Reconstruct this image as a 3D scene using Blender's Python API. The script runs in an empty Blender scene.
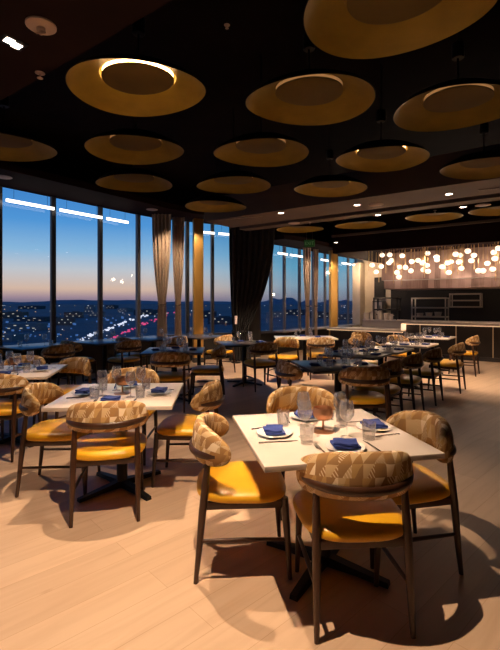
import bpy, bmesh, math, random
from math import sin, cos, pi, sqrt, radians as R
from mathutils import Vector, Matrix

S = bpy.context.scene
C = S.collection
random.seed(7)
H = 1.45           # eye height
F = 433.0          # focal length in pixels of a 500 x 650 frame
HY = 303.0         # horizon row


def at(px, py, z):
    """point at height z seen at a pixel of the photograph"""
    Y = (H - z) * F / (py - HY)
    return Vector(((px - 250) * Y / F, Y, z))


CU, SU = cos(R(54)), sin(R(54))      # room axes: u runs along the window wall, v towards the windows


def W(u, v, z=0.0):
    return Vector((u * CU - v * SU, u * SU + v * CU, z))


ROOM = R(54)       # rotation that takes local +x to the u axis

# ------------------------------------------------------------------ materials
MATS = {}


def mat(name, col, rough=0.5, metal=0.0, emit=None, strength=0.0, spec=0.5, coat=0.0):
    m = bpy.data.materials.new(name)
    m.use_nodes = True
    b = m.node_tree.nodes['Principled BSDF']
    b.inputs['Base Color'].default_value = (*col, 1)
    b.inputs['Roughness'].default_value = rough
    b.inputs['Metallic'].default_value = metal
    b.inputs['Specular IOR Level'].default_value = spec
    b.inputs['Coat Weight'].default_value = coat
    if emit:
        b.inputs['Emission Color'].default_value = (*emit, 1)
        b.inputs['Emission Strength'].default_value = strength
    MATS[name] = m
    return m


def nd(m, kind, **kw):
    n = m.node_tree.nodes.new(kind)
    for k, v in kw.items():
        setattr(n, k, v)
    return n


def lk(m, a, b):
    m.node_tree.links.new(a, b)


def ramp(m, stops, interp='LINEAR'):
    n = nd(m, 'ShaderNodeValToRGB')
    e = n.color_ramp.elements
    n.color_ramp.interpolation = interp
    while len(e) < len(stops):
        e.new(0.5)
    for k, (p, c) in enumerate(stops):
        e[k].position = p
        e[k].color = (*c, 1)
    return n


def noisy(name, c1, c2, scale=8, rough=0.5, metal=0.0, stretch=(1, 1, 1), detail=4, coords='Object', bump=0.0, spec=0.5):
    m = mat(name, c1, rough, metal, spec=spec)
    b = m.node_tree.nodes['Principled BSDF']
    tc = nd(m, 'ShaderNodeTexCoord')
    mp = nd(m, 'ShaderNodeMapping')
    mp.inputs['Scale'].default_value = stretch
    nz = nd(m, 'ShaderNodeTexNoise')
    nz.inputs['Scale'].default_value = scale
    nz.inputs['Detail'].default_value = detail
    rp = ramp(m, [(0.3, c1), (0.7, c2)])
    lk(m, tc.outputs[coords], mp.inputs[0])
    lk(m, mp.outputs[0], nz.inputs['Vector'])
    lk(m, nz.outputs['Fac'], rp.inputs[0])
    lk(m, rp.outputs[0], b.inputs['Base Color'])
    if bump:
        bp = nd(m, 'ShaderNodeBump')
        bp.inputs['Strength'].default_value = bump
        lk(m, nz.outputs['Fac'], bp.inputs['Height'])
        lk(m, bp.outputs[0], b.inputs['Normal'])
    return m


walnut = noisy('dark_walnut', (0.034, 0.013, 0.006), (0.058, 0.022, 0.010), 14, 0.38, stretch=(1, 1, 0.15))
leather = noisy('mustard_leather', (0.66, 0.335, 0.010), (0.74, 0.39, 0.016), 9, 0.36, bump=0.03)
black_metal = mat('black_metal', (0.018, 0.016, 0.015), 0.45, 0.6)
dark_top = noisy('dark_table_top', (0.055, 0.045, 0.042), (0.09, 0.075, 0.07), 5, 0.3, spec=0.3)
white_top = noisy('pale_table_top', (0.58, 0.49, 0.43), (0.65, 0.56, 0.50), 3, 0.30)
ceil_black = noisy('black_ceiling', (0.005, 0.0035, 0.003), (0.010, 0.006, 0.005), 3, 0.8, spec=0.08)
bulk_brown = noisy('dark_brown_plaster', (0.014, 0.0065, 0.006), (0.019, 0.009, 0.008), 2, 0.8, spec=0.08)
beam_brown = noisy('taupe_plaster', (0.11, 0.075, 0.057), (0.135, 0.092, 0.068), 2, 0.7)
dark_wall = mat('dark_wall_paint', (0.02, 0.017, 0.016), 0.7)
frame_dark = mat('dark_bronze_aluminium', (0.055, 0.052, 0.055), 0.4, 0.4)
mullion_mat = mat('grey_aluminium', (0.16, 0.155, 0.16), 0.4, 0.5)
sill_mat = mat('pale_sill_stone', (0.42, 0.36, 0.30), 0.4)
sill_dark = mat('dark_sill', (0.04, 0.038, 0.04), 0.35)
cream_wall = noisy('cream_wall', (0.60, 0.52, 0.42), (0.66, 0.58, 0.47), 5, 0.7)
gold_in = noisy('brushed_gold', (0.23, 0.155, 0.010), (0.30, 0.20, 0.015), 5, 0.5, 0.3, stretch=(1, 1, 3))
gold_dark = noisy('dull_bronze_plate', (0.11, 0.070, 0.008), (0.14, 0.09, 0.011), 4, 0.55, 0.3)
shade_black = mat('matt_black_shell', (0.010, 0.008, 0.007), 0.6, spec=0.1)
gold_col = noisy('gold_cladding', (0.52, 0.30, 0.07), (0.62, 0.37, 0.10), 6, 0.45, 0.3, stretch=(1, 1, 0.3))
led_warm = mat('warm_led', (1, 0.8, 0.55), 0.5, emit=(1.0, 0.62, 0.28), strength=12)
led_dim = mat('dim_led', (0.4, 0.25, 0.1), 0.5, emit=(1.0, 0.5, 0.18), strength=0.25)
led_mid = mat('soft_led', (0.6, 0.4, 0.2), 0.5, emit=(1.0, 0.58, 0.24), strength=7)
led_bar = mat('bar_led', (1, 0.8, 0.6), 0.5, emit=(1.0, 0.62, 0.36), strength=0.9)
reflection_glow = mat('window_reflection', (1, 0.95, 0.9), 0.5, emit=(1.0, 0.88, 0.76), strength=3.0)  # emission for the strip light mirrored in the window glass
lens_on = mat('lit_lens', (1, 0.9, 0.8), 0.5, emit=(1.0, 0.80, 0.62), strength=9)
globe_glow = mat('glowing_globe', (0.9, 0.8, 0.7), 0.4, emit=(1.0, 0.78, 0.58), strength=1.35)
brass = mat('brass_rod', (0.55, 0.36, 0.17), 0.35, 0.8)
brass_line = mat('lit_brass_inlay', (0.7, 0.5, 0.3), 0.35, 0.6, emit=(1.0, 0.62, 0.32), strength=0.12)
copper = noisy('copper', (0.50, 0.24, 0.13), (0.60, 0.30, 0.17), 20, 0.3, 0.9)
steel = mat('brushed_steel', (0.50, 0.43, 0.38), 0.42, 0.45)
cutlery_steel = mat('cutlery_steel', (0.45, 0.40, 0.36), 0.25, 0.9)
porcelain = mat('white_porcelain', (0.78, 0.74, 0.70), 0.2, coat=0.4)
napkin_blue = noisy('blue_linen', (0.012, 0.030, 0.17), (0.020, 0.045, 0.23), 60, 0.8)
drape_black = noisy('black_velvet', (0.010, 0.009, 0.010), (0.018, 0.015, 0.016), 6, 0.95)
curtain_beige = noisy('taupe_sheer', (0.46, 0.35, 0.26), (0.54, 0.42, 0.32), 20, 0.85)
tie_mat = mat('tie_cord', (0.20, 0.14, 0.09), 0.8)
white_plastic = mat('off_white_plastic', (0.55, 0.42, 0.36), 0.5)
exit_green = mat('exit_green', (0.005, 0.08, 0.015), 0.5, emit=(0.02, 0.30, 0.06), strength=0.04)
exit_letter = mat('exit_letter', (0.2, 0.4, 0.22), 0.5, emit=(0.3, 0.7, 0.35), strength=0.03)
bar_black = noisy('bar_black_panel', (0.020, 0.015, 0.013), (0.03, 0.022, 0.018), 4, 0.35)
counter_stone = noisy('counter_stone', (0.60, 0.47, 0.38), (0.70, 0.57, 0.47), 6, 0.35)
diff_white = mat('linear_diffuser', (0.5, 0.45, 0.4), 0.5, emit=(1, 0.8, 0.65), strength=0.12)


def glass_mat(name, tint, refl=1.0, rough=0.02, ior=0.5, base=0.04, edge_gleam=0.0):
    m = bpy.data.materials.new(name)
    m.use_nodes = True
    nt = m.node_tree
    nt.nodes.clear()
    out = nd(m, 'ShaderNodeOutputMaterial')
    tr = nd(m, 'ShaderNodeBsdfTransparent')
    tr.inputs[0].default_value = (*tint, 1)
    gl = nd(m, 'ShaderNodeBsdfGlossy')
    gl.inputs['Roughness'].default_value = rough
    gl.inputs[0].default_value = (refl, refl, refl, 1)
    lw = nd(m, 'ShaderNodeLayerWeight')
    pw = nd(m, 'ShaderNodeMath', operation='POWER')
    lk(m, lw.outputs['Facing'], pw.inputs[0])
    pw.inputs[1].default_value = 4.0
    fr = nd(m, 'ShaderNodeMath', operation='MULTIPLY_ADD')
    lk(m, pw.outputs[0], fr.inputs[0])
    fr.inputs[1].default_value = ior
    fr.inputs[2].default_value = base
    mx = nd(m, 'ShaderNodeMixShader')
    lk(m, fr.outputs[0], mx.inputs[0])
    lk(m, tr.outputs[0], mx.inputs[1])
    lk(m, gl.outputs[0], mx.inputs[2])
    if edge_gleam:  # whitish veil, strongest at the edges, stands in for gleams on the glass
        df = nd(m, 'ShaderNodeBsdfTranslucent')
        df.inputs[0].default_value = (1, 0.97, 0.94, 1)
        m2 = nd(m, 'ShaderNodeMixShader')
        ma = nd(m, 'ShaderNodeMath', operation='MULTIPLY_ADD')
        lk(m, lw.outputs['Facing'], ma.inputs[0])
        ma.inputs[1].default_value = edge_gleam
        ma.inputs[2].default_value = edge_gleam * 0.3
        lk(m, ma.outputs[0], m2.inputs[0])
        lk(m, mx.outputs[0], m2.inputs[1])
        lk(m, df.outputs[0], m2.inputs[2])
        mx = m2
    lk(m, mx.outputs[0], out.inputs[0])
    return m


window_glass = glass_mat('window_glass', (0.93, 0.96, 0.97), 0.8, 0.0, 0.25, 0.02)
drink_glass = glass_mat('drinking_glass', (0.97, 0.96, 0.95), 1.0, 0.12, 0.9, 0.10, 0.22)


def make_fabric():
    """patchwork of triangles in tan, cream, ochre and brown"""
    m = mat('patchwork_fabric', (0.4, 0.25, 0.1), 0.85)
    b = m.node_tree.nodes['Principled BSDF']
    uv = nd(m, 'ShaderNodeUVMap')
    uv.uv_map = 'UVMap'
    sc = nd(m, 'ShaderNodeVectorMath', operation='SCALE')
    sc.inputs['Scale'].default_value = 20.0
    lk(m, uv.outputs[0], sc.inputs[0])
    wp = nd(m, 'ShaderNodeTexNoise')
    wp.inputs['Scale'].default_value = 0.35
    lk(m, sc.outputs[0], wp.inputs['Vector'])
    ad = nd(m, 'ShaderNodeVectorMath', operation='MULTIPLY_ADD')
    lk(m, wp.outputs['Color'], ad.inputs[0])
    ad.inputs[1].default_value = (0.7, 0.7, 0)
    lk(m, sc.outputs[0], ad.inputs[2])
    fl = nd(m, 'ShaderNodeVectorMath', operation='FLOOR')
    fr = nd(m, 'ShaderNodeVectorMath', operation='FRACTION')
    lk(m, ad.outputs[0], fl.inputs[0])
    lk(m, ad.outputs[0], fr.inputs[0])
    sx = nd(m, 'ShaderNodeSeparateXYZ')
    lk(m, fr.outputs[0], sx.inputs[0])
    gt = nd(m, 'ShaderNodeMath', operation='GREATER_THAN')
    lk(m, sx.outputs[0], gt.inputs[0])
    lk(m, sx.outputs[1], gt.inputs[1])
    off = nd(m, 'ShaderNodeCombineXYZ')
    lk(m, gt.outputs[0], off.inputs[2])
    a2 = nd(m, 'ShaderNodeVectorMath', operation='ADD')
    lk(m, fl.outputs[0], a2.inputs[0])
    lk(m, off.outputs[0], a2.inputs[1])
    wn = nd(m, 'ShaderNodeTexWhiteNoise')
    lk(m, a2.outputs[0], wn.inputs['Vector'])
    rp = ramp(m, [(0.0, (0.36, 0.19, 0.065)), (0.28, (0.50, 0.30, 0.11)), (0.5, (0.33, 0.18, 0.07)),
                  (0.66, (0.58, 0.40, 0.21)), (0.84, (0.78, 0.62, 0.42))], 'CONSTANT')
    lk(m, wn.outputs['Value'], rp.inputs[0])
    # thin pale stripes inside some of the triangles
    wv = nd(m, 'ShaderNodeTexWave', bands_direction='DIAGONAL')
    wv.inputs['Scale'].default_value = 2.2
    lk(m, ad.outputs[0], wv.inputs['Vector'])
    g2 = nd(m, 'ShaderNodeMath', operation='GREATER_THAN')
    lk(m, wv.outputs['Fac'], g2.inputs[0])
    g2.inputs[1].default_value = 0.72
    sepc = nd(m, 'ShaderNodeSeparateColor')
    lk(m, wn.outputs['Color'], sepc.inputs[0])
    g3 = nd(m, 'ShaderNodeMath', operation='GREATER_THAN')
    lk(m, sepc.outputs[1], g3.inputs[0])
    g3.inputs[1].default_value = 0.74
    mu = nd(m, 'ShaderNodeMath', operation='MULTIPLY')
    lk(m, g2.outputs[0], mu.inputs[0])
    lk(m, g3.outputs[0], mu.inputs[1])
    mx = nd(m, 'ShaderNodeMix', data_type='RGBA')
    lk(m, mu.outputs[0], mx.inputs['Factor'])
    lk(m, rp.outputs[0], mx.inputs[6])
    mx.inputs[7].default_value = (0.74, 0.58, 0.38, 1)
    lk(m, mx.outputs[2], b.inputs['Base Color'])
    return m


fabric = make_fabric()


def make_oak():
    m = mat('oak_planks', (0.5, 0.33, 0.2), 0.42)
    b = m.node_tree.nodes['Principled BSDF']
    tc = nd(m, 'ShaderNodeTexCoord')
    mp = nd(m, 'ShaderNodeMapping')
    mp.inputs['Rotation'].default_value = (0, 0, -R(43))
    lk(m, tc.outputs['Object'], mp.inputs[0])
    br = nd(m, 'ShaderNodeTexBrick')
    br.offset = 0.37
    br.inputs['Scale'].default_value = 1.0
    br.inputs['Brick Width'].default_value = 1.9
    br.inputs['Row Height'].default_value = 0.19
    br.inputs['Mortar Size'].default_value = 0.0016
    br.inputs['Mortar Smooth'].default_value = 0.3
    br.inputs['Color1'].default_value = (0.58, 0.405, 0.275, 1)
    br.inputs['Color2'].default_value = (0.66, 0.47, 0.325, 1)
    br.inputs['Mortar'].default_value = (0.47, 0.30, 0.18, 1)
    lk(m, mp.outputs[0], br.inputs['Vector'])
    st = nd(m, 'ShaderNodeMapping')
    st.inputs['Scale'].default_value = (0.9, 9, 1)
    lk(m, mp.outputs[0], st.inputs[0])
    nz = nd(m, 'ShaderNodeTexNoise')
    nz.inputs['Scale'].default_value = 1.6
    nz.inputs['Detail'].default_value = 6
    nz.inputs['Distortion'].default_value = 0.6
    lk(m, st.outputs[0], nz.inputs['Vector'])
    rp = ramp(m, [(0.25, (0.84, 0.79, 0.74)), (0.55, (1, 1, 1)), (0.8, (1.05, 1.04, 1.0))])
    lk(m, nz.outputs['Fac'], rp.inputs[0])
    # knots
    vo = nd(m, 'ShaderNodeTexVoronoi')
    vo.inputs['Scale'].default_value = 1.7
    k2 = nd(m, 'ShaderNodeMapping')
    k2.inputs['Scale'].default_value = (0.6, 1.5, 1)
    lk(m, mp.outputs[0], k2.inputs[0])
    lk(m, k2.outputs[0], vo.inputs['Vector'])
    kr = ramp(m, [(0.0, (0.5, 0.4, 0.32)), (0.025, (0.75, 0.68, 0.6)), (0.05, (1, 1, 1))])
    lk(m, vo.outputs['Distance'], kr.inputs[0])
    m1 = nd(m, 'ShaderNodeMix', data_type='RGBA', blend_type='MULTIPLY')
    m1.inputs['Factor'].default_value = 0.8
    lk(m, br.outputs['Color'], m1.inputs[6])
    lk(m, rp.outputs[0], m1.inputs[7])
    m2 = nd(m, 'ShaderNodeMix', data_type='RGBA', blend_type='MULTIPLY')
    m2.inputs['Factor'].default_value = 0.8
    lk(m, m1.outputs[2], m2.inputs[6])
    lk(m, kr.outputs[0], m2.inputs[7])
    lk(m, m2.outputs[2], b.inputs['Base Color'])
    bp = nd(m, 'ShaderNodeBump')
    bp.inputs['Strength'].default_value = 0.04
    lk(m, nz.outputs['Fac'], bp.inputs['Height'])
    lk(m, bp.outputs[0], b.inputs['Normal'])
    return m


oak = make_oak()


def make_hood_mat():
    m = mat('hood_panels', (0.4, 0.27, 0.22), 0.4, 0.35)
    b = m.node_tree.nodes['Principled BSDF']
    tc = nd(m, 'ShaderNodeTexCoord')
    mp = nd(m, 'ShaderNodeMapping')
    mp.inputs['Scale'].default_value = (1, 6.5, 1)
    lk(m, tc.outputs['Object'], mp.inputs[0])
    sp = nd(m, 'ShaderNodeSeparateXYZ')
    lk(m, mp.outputs[0], sp.inputs[0])
    fl = nd(m, 'ShaderNodeMath', operation='FLOOR')
    lk(m, sp.outputs[1], fl.inputs[0])
    wn = nd(m, 'ShaderNodeTexWhiteNoise', noise_dimensions='1D')
    lk(m, fl.outputs[0], wn.inputs['W'])
    nz = nd(m, 'ShaderNodeTexNoise')
    nz.inputs['Scale'].default_value = 3
    lk(m, mp.outputs[0], nz.inputs['Vector'])
    ad = nd(m, 'ShaderNodeMath', operation='MULTIPLY_ADD')
    lk(m, nz.outputs['Fac'], ad.inputs[0])
    ad.inputs[1].default_value = 0.6
    lk(m, wn.outputs['Value'], ad.inputs[2])
    rp = ramp(m, [(0.2, (0.20, 0.12, 0.10)), (0.6, (0.36, 0.23, 0.19)), (1.0, (0.50, 0.34, 0.29))])
    lk(m, ad.outputs[0], rp.inputs[0])
    lk(m, rp.outputs[0], b.inputs['Base Color'])
    return m


hood_mat = make_hood_mat()


# ------------------------------------------------------------------ mesh helpers
class MB:
    def __init__(self):
        self.bm = bmesh.new()
        self.uv = self.bm.loops.layers.uv.new('UVMap')

    def box(self, c, s, rz=0.0, bevel=0.0):
        n0 = len(self.bm.verts)
        r = bmesh.ops.create_cube(self.bm, size=1.0)
        vs = r['verts']
        bmesh.ops.scale(self.bm, verts=vs, vec=s)
        if bevel:
            es = list({e for v in vs for e in v.link_edges})
            rr = bmesh.ops.bevel(self.bm, geom=es, offset=bevel, segments=2, affect='EDGES', profile=0.5)
            self.bm.verts.ensure_lookup_table()
            vs = self.bm.verts[n0:]
        bmesh.ops.rotate(self.bm, verts=vs, cent=(0, 0, 0), matrix=Matrix.Rotation(rz, 3, 'Z'))
        bmesh.ops.translate(self.bm, verts=vs, vec=c)
        return self

    def rings(self, rings, close=True, cap0=True, cap1=True, uvs=None):
        """rings: lists of points, equal length; joins them as a skin"""
        vv = [[self.bm.verts.new(p) for p in r] for r in rings]
        n = len(vv[0])
        for i in range(len(vv) - 1):
            for j in range(n if close else n - 1):
                k = (j + 1) % n
                f = self.bm.faces.new((vv[i][j], vv[i][k], vv[i + 1][k], vv[i + 1][j]))
                if uvs:
                    idx = ((i, j), (i, j + 1), (i + 1, j + 1), (i + 1, j))
                    for l, (a, b) in zip(f.loops, idx):
                        l[self.uv].uv = uvs(a, b)
        if close and cap0:
            self.bm.faces.new(list(reversed(vv[0])))
        if close and cap1:
            self.bm.faces.new(vv[-1])
        return self

    def tube(self, pts, rad, n=10):
        """round tube through points with one radius or a radius per point"""
        pts = [Vector(p) for p in pts]
        if not hasattr(rad, '__len__'):
            rad = [rad] * len(pts)
        rings = []
        for i, p in enumerate(pts):
            d = (pts[min(i + 1, len(pts) - 1)] - pts[max(i - 1, 0)]).normalized()
            a = d.orthogonal().normalized() if abs(d.z) < 0.9 else Vector((1, 0, 0))
            a = (a - d * a.dot(d)).normalized()
            if abs(d.z) < 0.9:
                a = (Vector((0, 0, 1)) - d * d.z).normalized()
            b = d.cross(a)
            rings.append([p + (a * cos(2 * pi * k / n) + b * sin(2 * pi * k / n)) * rad[i] for k in range(n)])
        return self.rings(rings)

    def lathe(self, prof, n=24, c=(0, 0, 0), cap0=False, cap1=False):
        c = Vector(c)
        rings = [[c + Vector((r * cos(2 * pi * k / n), r * sin(2 * pi * k / n), z)) for k in range(n)] for r, z in prof]
        return self.rings(rings, True, cap0, cap1)

    def ball(self, c, r, n=16, sz=1.0):
        rr = bmesh.ops.create_uvsphere(self.bm, u_segments=n, v_segments=max(6, n // 2), radius=r)
        bmesh.ops.scale(self.bm, verts=rr['verts'], vec=(1, 1, sz))
        bmesh.ops.translate(self.bm, verts=rr['verts'], vec=c)
        return self

    def prism(self, pts2, z0, z1):
        a = [self.bm.verts.new((p[0], p[1], z0)) for p in pts2]
        b = [self.bm.verts.new((p[0], p[1], z1)) for p in pts2]
        n = len(a)
        self.bm.faces.new(list(reversed(a)))
        self.bm.faces.new(b)
        for i in range(n):
            k = (i + 1) % n
            self.bm.faces.new((a[i], a[k], b[k], b[i]))
        return self

    def quad(self, *p):
        self.bm.faces.new([self.bm.verts.new(q) for q in p])
        return self

    def build(self, name, m, parent=None, smooth=True):
        bmesh.ops.recalc_face_normals(self.bm, faces=self.bm.faces[:])
        me = bpy.data.meshes.new(name)
        self.bm.to_mesh(me)
        self.bm.free()
        if smooth:
            for p in me.polygons:
                p.use_smooth = True
            me.set_sharp_from_angle(angle=R(38))
        me.materials.append(m)
        o = bpy.data.objects.new(name, me)
        C.objects.link(o)
        if parent:
            o.parent = parent
        return o


def tag(o, label=None, cat=None, group=None, kind=None):
    if label:
        w = len(label.replace('-', ' ').split())
        assert 4 <= len(label.split()) and w <= 18, (w, label)
        o['label'] = label
    if cat:
        o['category'] = cat
    if group:
        o['group'] = group
    if kind:
        o['kind'] = kind
    return o


def thing(name, label, cat, loc=(0, 0, 0), rz=0.0, group=None):
    o = bpy.data.objects.new(name, None)
    o.empty_display_size = 0.1
    C.objects.link(o)
    o.location = loc
    o.rotation_euler = (0, 0, rz)
    return tag(o, label, cat, group)


def struct(name, mb, m, parent=None, smooth=False):
    o = mb.build(name, m, parent, smooth)
    o['kind'] = 'structure'
    return o


def dup(root, loc, rz=None, label=None, group=None, swap=None):
    """a copy of a thing with copies of its parts and their sub-parts"""
    def cp(o, parent):
        c = o.copy()
        C.objects.link(c)
        if parent:
            c.parent = parent
        for ch in o.children:
            cp(ch, c)
        return c
    c = cp(root, None)
    c.location = loc
    if rz is not None:
        c.rotation_euler = (0, 0, rz)
    if label:
        tag(c, label)
    if group:
        c['group'] = group
    return c


# ------------------------------------------------------------------ the setting
FAC = [(-4.0, 7.95), (-2.6, 7.95), (-1.55, 7.95), (-0.5, 7.95), (0.5, 7.95), (1.5, 7.95), (2.52, 7.95),
       (3.55, 7.95), (4.54, 7.95), (5.59, 7.95), (6.6, 7.95), (7.25, 7.87), (7.87, 7.63), (8.5, 7.35), (9.1, 7.05),
       (9.7, 6.85), (10.3, 6.7), (10.95, 6.65), (11.77, 6.6), (12.6, 6.56), (13.4, 6.53), (14.3, 6.5), (15.15, 6.45), (15.8, 6.42)]
VR = -4.5      # right-hand wall
UB = -4.0      # wall behind the camera
UK = 15.8      # wall behind the kitchen
ZC = 4.2       # black ceiling

outline = [W(u, v) for u, v in FAC] + [W(UK, VR), W(UB, VR)]
struct('floor', MB().prism(outline, -0.25, 0.0), oak)
struct('ceiling', MB().prism(outline, ZC, ZC + 0.2), ceil_black)


def wall_between(name, a, b, z0, z1, t, m):
    a, b = Vector(a), Vector(b)
    d = (b - a)
    L = d.length
    rz = math.atan2(d.y, d.x)
    c = (a + b) / 2
    return struct(name, MB().box((c.x, c.y, (z0 + z1) / 2), (L, t, z1 - z0), rz), m)


wall_between('wall_right', W(UB, VR - 0.05), W(UK, VR - 0.05), 0, ZC, 0.1, dark_wall)
wall_between('wall_rear', W(UB - 0.05, VR), W(UB - 0.05, 7.95), 0, ZC, 0.1, dark_wall)
wall_between('wall_back', W(UK + 0.05, VR), W(UK + 0.05, 6.42), 0, ZC, 0.1, cream_wall)


def inset(dv):
    """facade line moved into the room by dv"""
    return [(u, v - dv) for u, v in FAC]


def ribbon(pts_a, pts_b, z0, z1):
    return MB().prism([W(*p) for p in pts_a] + [W(*p) for p in reversed(pts_b)], z0, z1)


HEAD = lambda u: 3.5 if u < 9.5 else 3.13
SILL = 0.62
i_split = 15
struct('wall_left', ribbon(inset(-0.10), inset(0.0), 0.0, SILL - 0.03), dark_wall)
struct('trim_1', ribbon(inset(-0.12), inset(0.10), SILL - 0.03, SILL), sill_dark)
struct('trim_2', ribbon(inset(-0.10)[:i_split + 1], inset(0.0)[:i_split + 1], 3.5, ZC), ceil_black)
struct('trim_3', ribbon(inset(-0.10)[i_split:], inset(0.0)[i_split:], 3.13, ZC), ceil_black)
# perimeter soffit beside the windows
struct('trim_4', ribbon(inset(0.02)[:i_split + 1], inset(1.0)[:i_split + 1], 3.5, 3.62), bulk_brown)
struct('trim_5', ribbon(inset(0.02)[i_split:], inset(0.9)[i_split:], 3.13, 3.25), bulk_brown)
# pale ledge along the farther windows
struct('trim_6', ribbon(inset(0.0)[16:], inset(0.35)[16:], SILL, SILL + 0.04), sill_mat)

# windows: one bay each
wn = 0
for i in range(len(FAC) - 1):
    (u0, v0), (u1, v1) = FAC[i], FAC[i + 1]
    wn += 1
    hd = HEAD((u0 + u1) / 2)
    a, b = W(u0, v0), W(u1, v1)
    d = b - a
    L = d.length
    rz = math.atan2(d.y, d.x)
    mw = 0.085 if i < 12 else 0.075
    f = MB()
    f.box((0, 0, (SILL + hd) / 2), (mw, 0.07, hd - SILL))
    f.box((L, 0, (SILL + hd) / 2), (mw, 0.07, hd - SILL))
    f.box((L / 2, 0, SILL + 0.025), (L - mw, 0.10, 0.05))
    fo = struct('window_%d' % wn, f, mullion_mat)
    fo.location = a + Vector((-sin(rz), cos(rz), 0)) * 0.06
    fo.rotation_euler = (0, 0, rz)
    g = MB().box((L / 2, 0.02, (SILL + hd) / 2), (L - mw, 0.008, hd - SILL - 0.04))
    struct('window_pane', g, window_glass, fo)

# bulkhead above the camera and the beams that cross the room
def slab(name, u0, u1, v0, v1, z0, z1, m):
    return struct(name, MB().prism([W(u0, v0), W(u1, v0), W(u1, v1), W(u0, v1)], z0, z1), m)


slab('trim_7', UB, 1.46, VR, 6.95, 2.9, ZC, bulk_brown)
slab('trim_8', 6.55, 7.45, VR, 5.9, 3.1, 3.55, beam_brown)
slab('trim_9', 7.72, 8.0, VR, 5.9, 3.1, 3.5, beam_brown)
slab('trim_10', 11.9, UK, VR, 5.6, 2.93, ZC, bulk_brown)
slab('trim_11', 11.82, 11.9, VR, 5.6, 3.40, 3.46, beam_brown)
# dark kitchen wall lining behind the bar; colour carries the shade under the hood
slab('trim_12', 15.55, UK, VR, 5.05, 0, 2.93, dark_wall)
# black pier behind the drape
struct('trim_13', MB().prism([W(9.0, 6.95), W(9.6, 6.62), W(9.75, 6.82), W(9.1, 7.06)], 0, 3.5), dark_wall)
# pale end pier of the window wall
slab('trim_14', 15.35, UK, 6.12, 6.42, 0, 2.95, cream_wall)

# ------------------------------------------------------------------ world outside
w = bpy.data.worlds.new('dusk')
S.world = w
w.use_nodes = True
nt = w.node_tree
nt.nodes.clear()


class WN:
    node_tree = nt


tc = nd(WN, 'ShaderNodeTexCoord')
sp = nd(WN, 'ShaderNodeSeparateXYZ')
lk(WN, tc.outputs['Generated'], sp.inputs[0])
r1 = ramp(WN, [(0.0, (0.16, 0.15, 0.24)), (0.012, (0.40, 0.27, 0.33)), (0.03, (0.78, 0.52, 0.40)), (0.07, (0.62, 0.62, 0.66)),
               (0.11, (0.30, 0.53, 0.78)), (0.17, (0.095, 0.34, 0.74)), (0.28, (0.030, 0.19, 0.58)), (1.0, (0.006, 0.03, 0.12))])
r2 = ramp(WN, [(0.0, (0.12, 0.16, 0.25)), (0.012, (0.22, 0.23, 0.30)), (0.04, (0.26, 0.38, 0.48)), (0.08, (0.14, 0.38, 0.56)),
               (0.14, (0.055, 0.27, 0.50)), (0.32, (0.02, 0.13, 0.34)), (1.0, (0.005, 0.02, 0.08))])
lk(WN, sp.outputs[2], r1.inputs[0])
lk(WN, sp.outputs[2], r2.inputs[0])
mr = nd(WN, 'ShaderNodeMapRange')
mr.inputs['From Min'].default_value = -0.22
mr.inputs['From Max'].default_value = 0.10
lk(WN, sp.outputs[0], mr.inputs[0])
mx = nd(WN, 'ShaderNodeMix', data_type='RGBA')
lk(WN, mr.outputs[0], mx.inputs['Factor'])
lk(WN, r1.outputs[0], mx.inputs[6])
lk(WN, r2.outputs[0], mx.inputs[7])
bg = nd(WN, 'ShaderNodeBackground')
bg.inputs[1].default_value = 1.0
lk(WN, mx.outputs[2], bg.inputs[0])
wo = nd(WN, 'ShaderNodeOutputWorld')
lk(WN, bg.outputs[0], wo.inputs[0])

GZ = -34.0
city_ground = noisy('dusk_city_ground', (0.045, 0.065, 0.115), (0.10, 0.125, 0.18), 0.012, 0.9, detail=8)
struct('ground', MB().quad((-16000, 60, GZ), (16000, 60, GZ), (16000, 20000, GZ), (-16000, 20000, GZ)), city_ground)
hill_mat = noisy('distant_hills', (0.13, 0.16, 0.25), (0.17, 0.19, 0.28), 0.001, 1.0)  # mauve-blue base colour paints in the distance haze


def ridge(name, x0, x1, y, base, amp, seed):
    rnd = random.Random(seed)
    ph = [(rnd.uniform(0.6, 3.2) * k, rnd.uniform(0, 6.3), 1.0 / k) for k in range(1, 7)]
    n = 90
    f0, f1, bk = [], [], []
    for k in range(n + 1):
        t = k / n
        x = x0 + (x1 - x0) * t
        h = base + amp * max(0.0, 0.5 + 0.38 * sum(a * sin(6.3 * q * t + p) for q, p, a in ph)) * sin(pi * t) ** 0.4
        f0.append((x, y - 1200, GZ))
        f1.append((x, y, GZ + h))
        bk.append((x, y + 1500, GZ))
    o = MB().rings([f0, f1, bk], close=False).build(name, hill_mat)
    o['kind'] = 'structure'
    return o


ridge('hills', -14000, 2000, 15000, 60, 75, 3)
ridge('hills', -300, 2600, 11000, 50, 125, 11)

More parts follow.
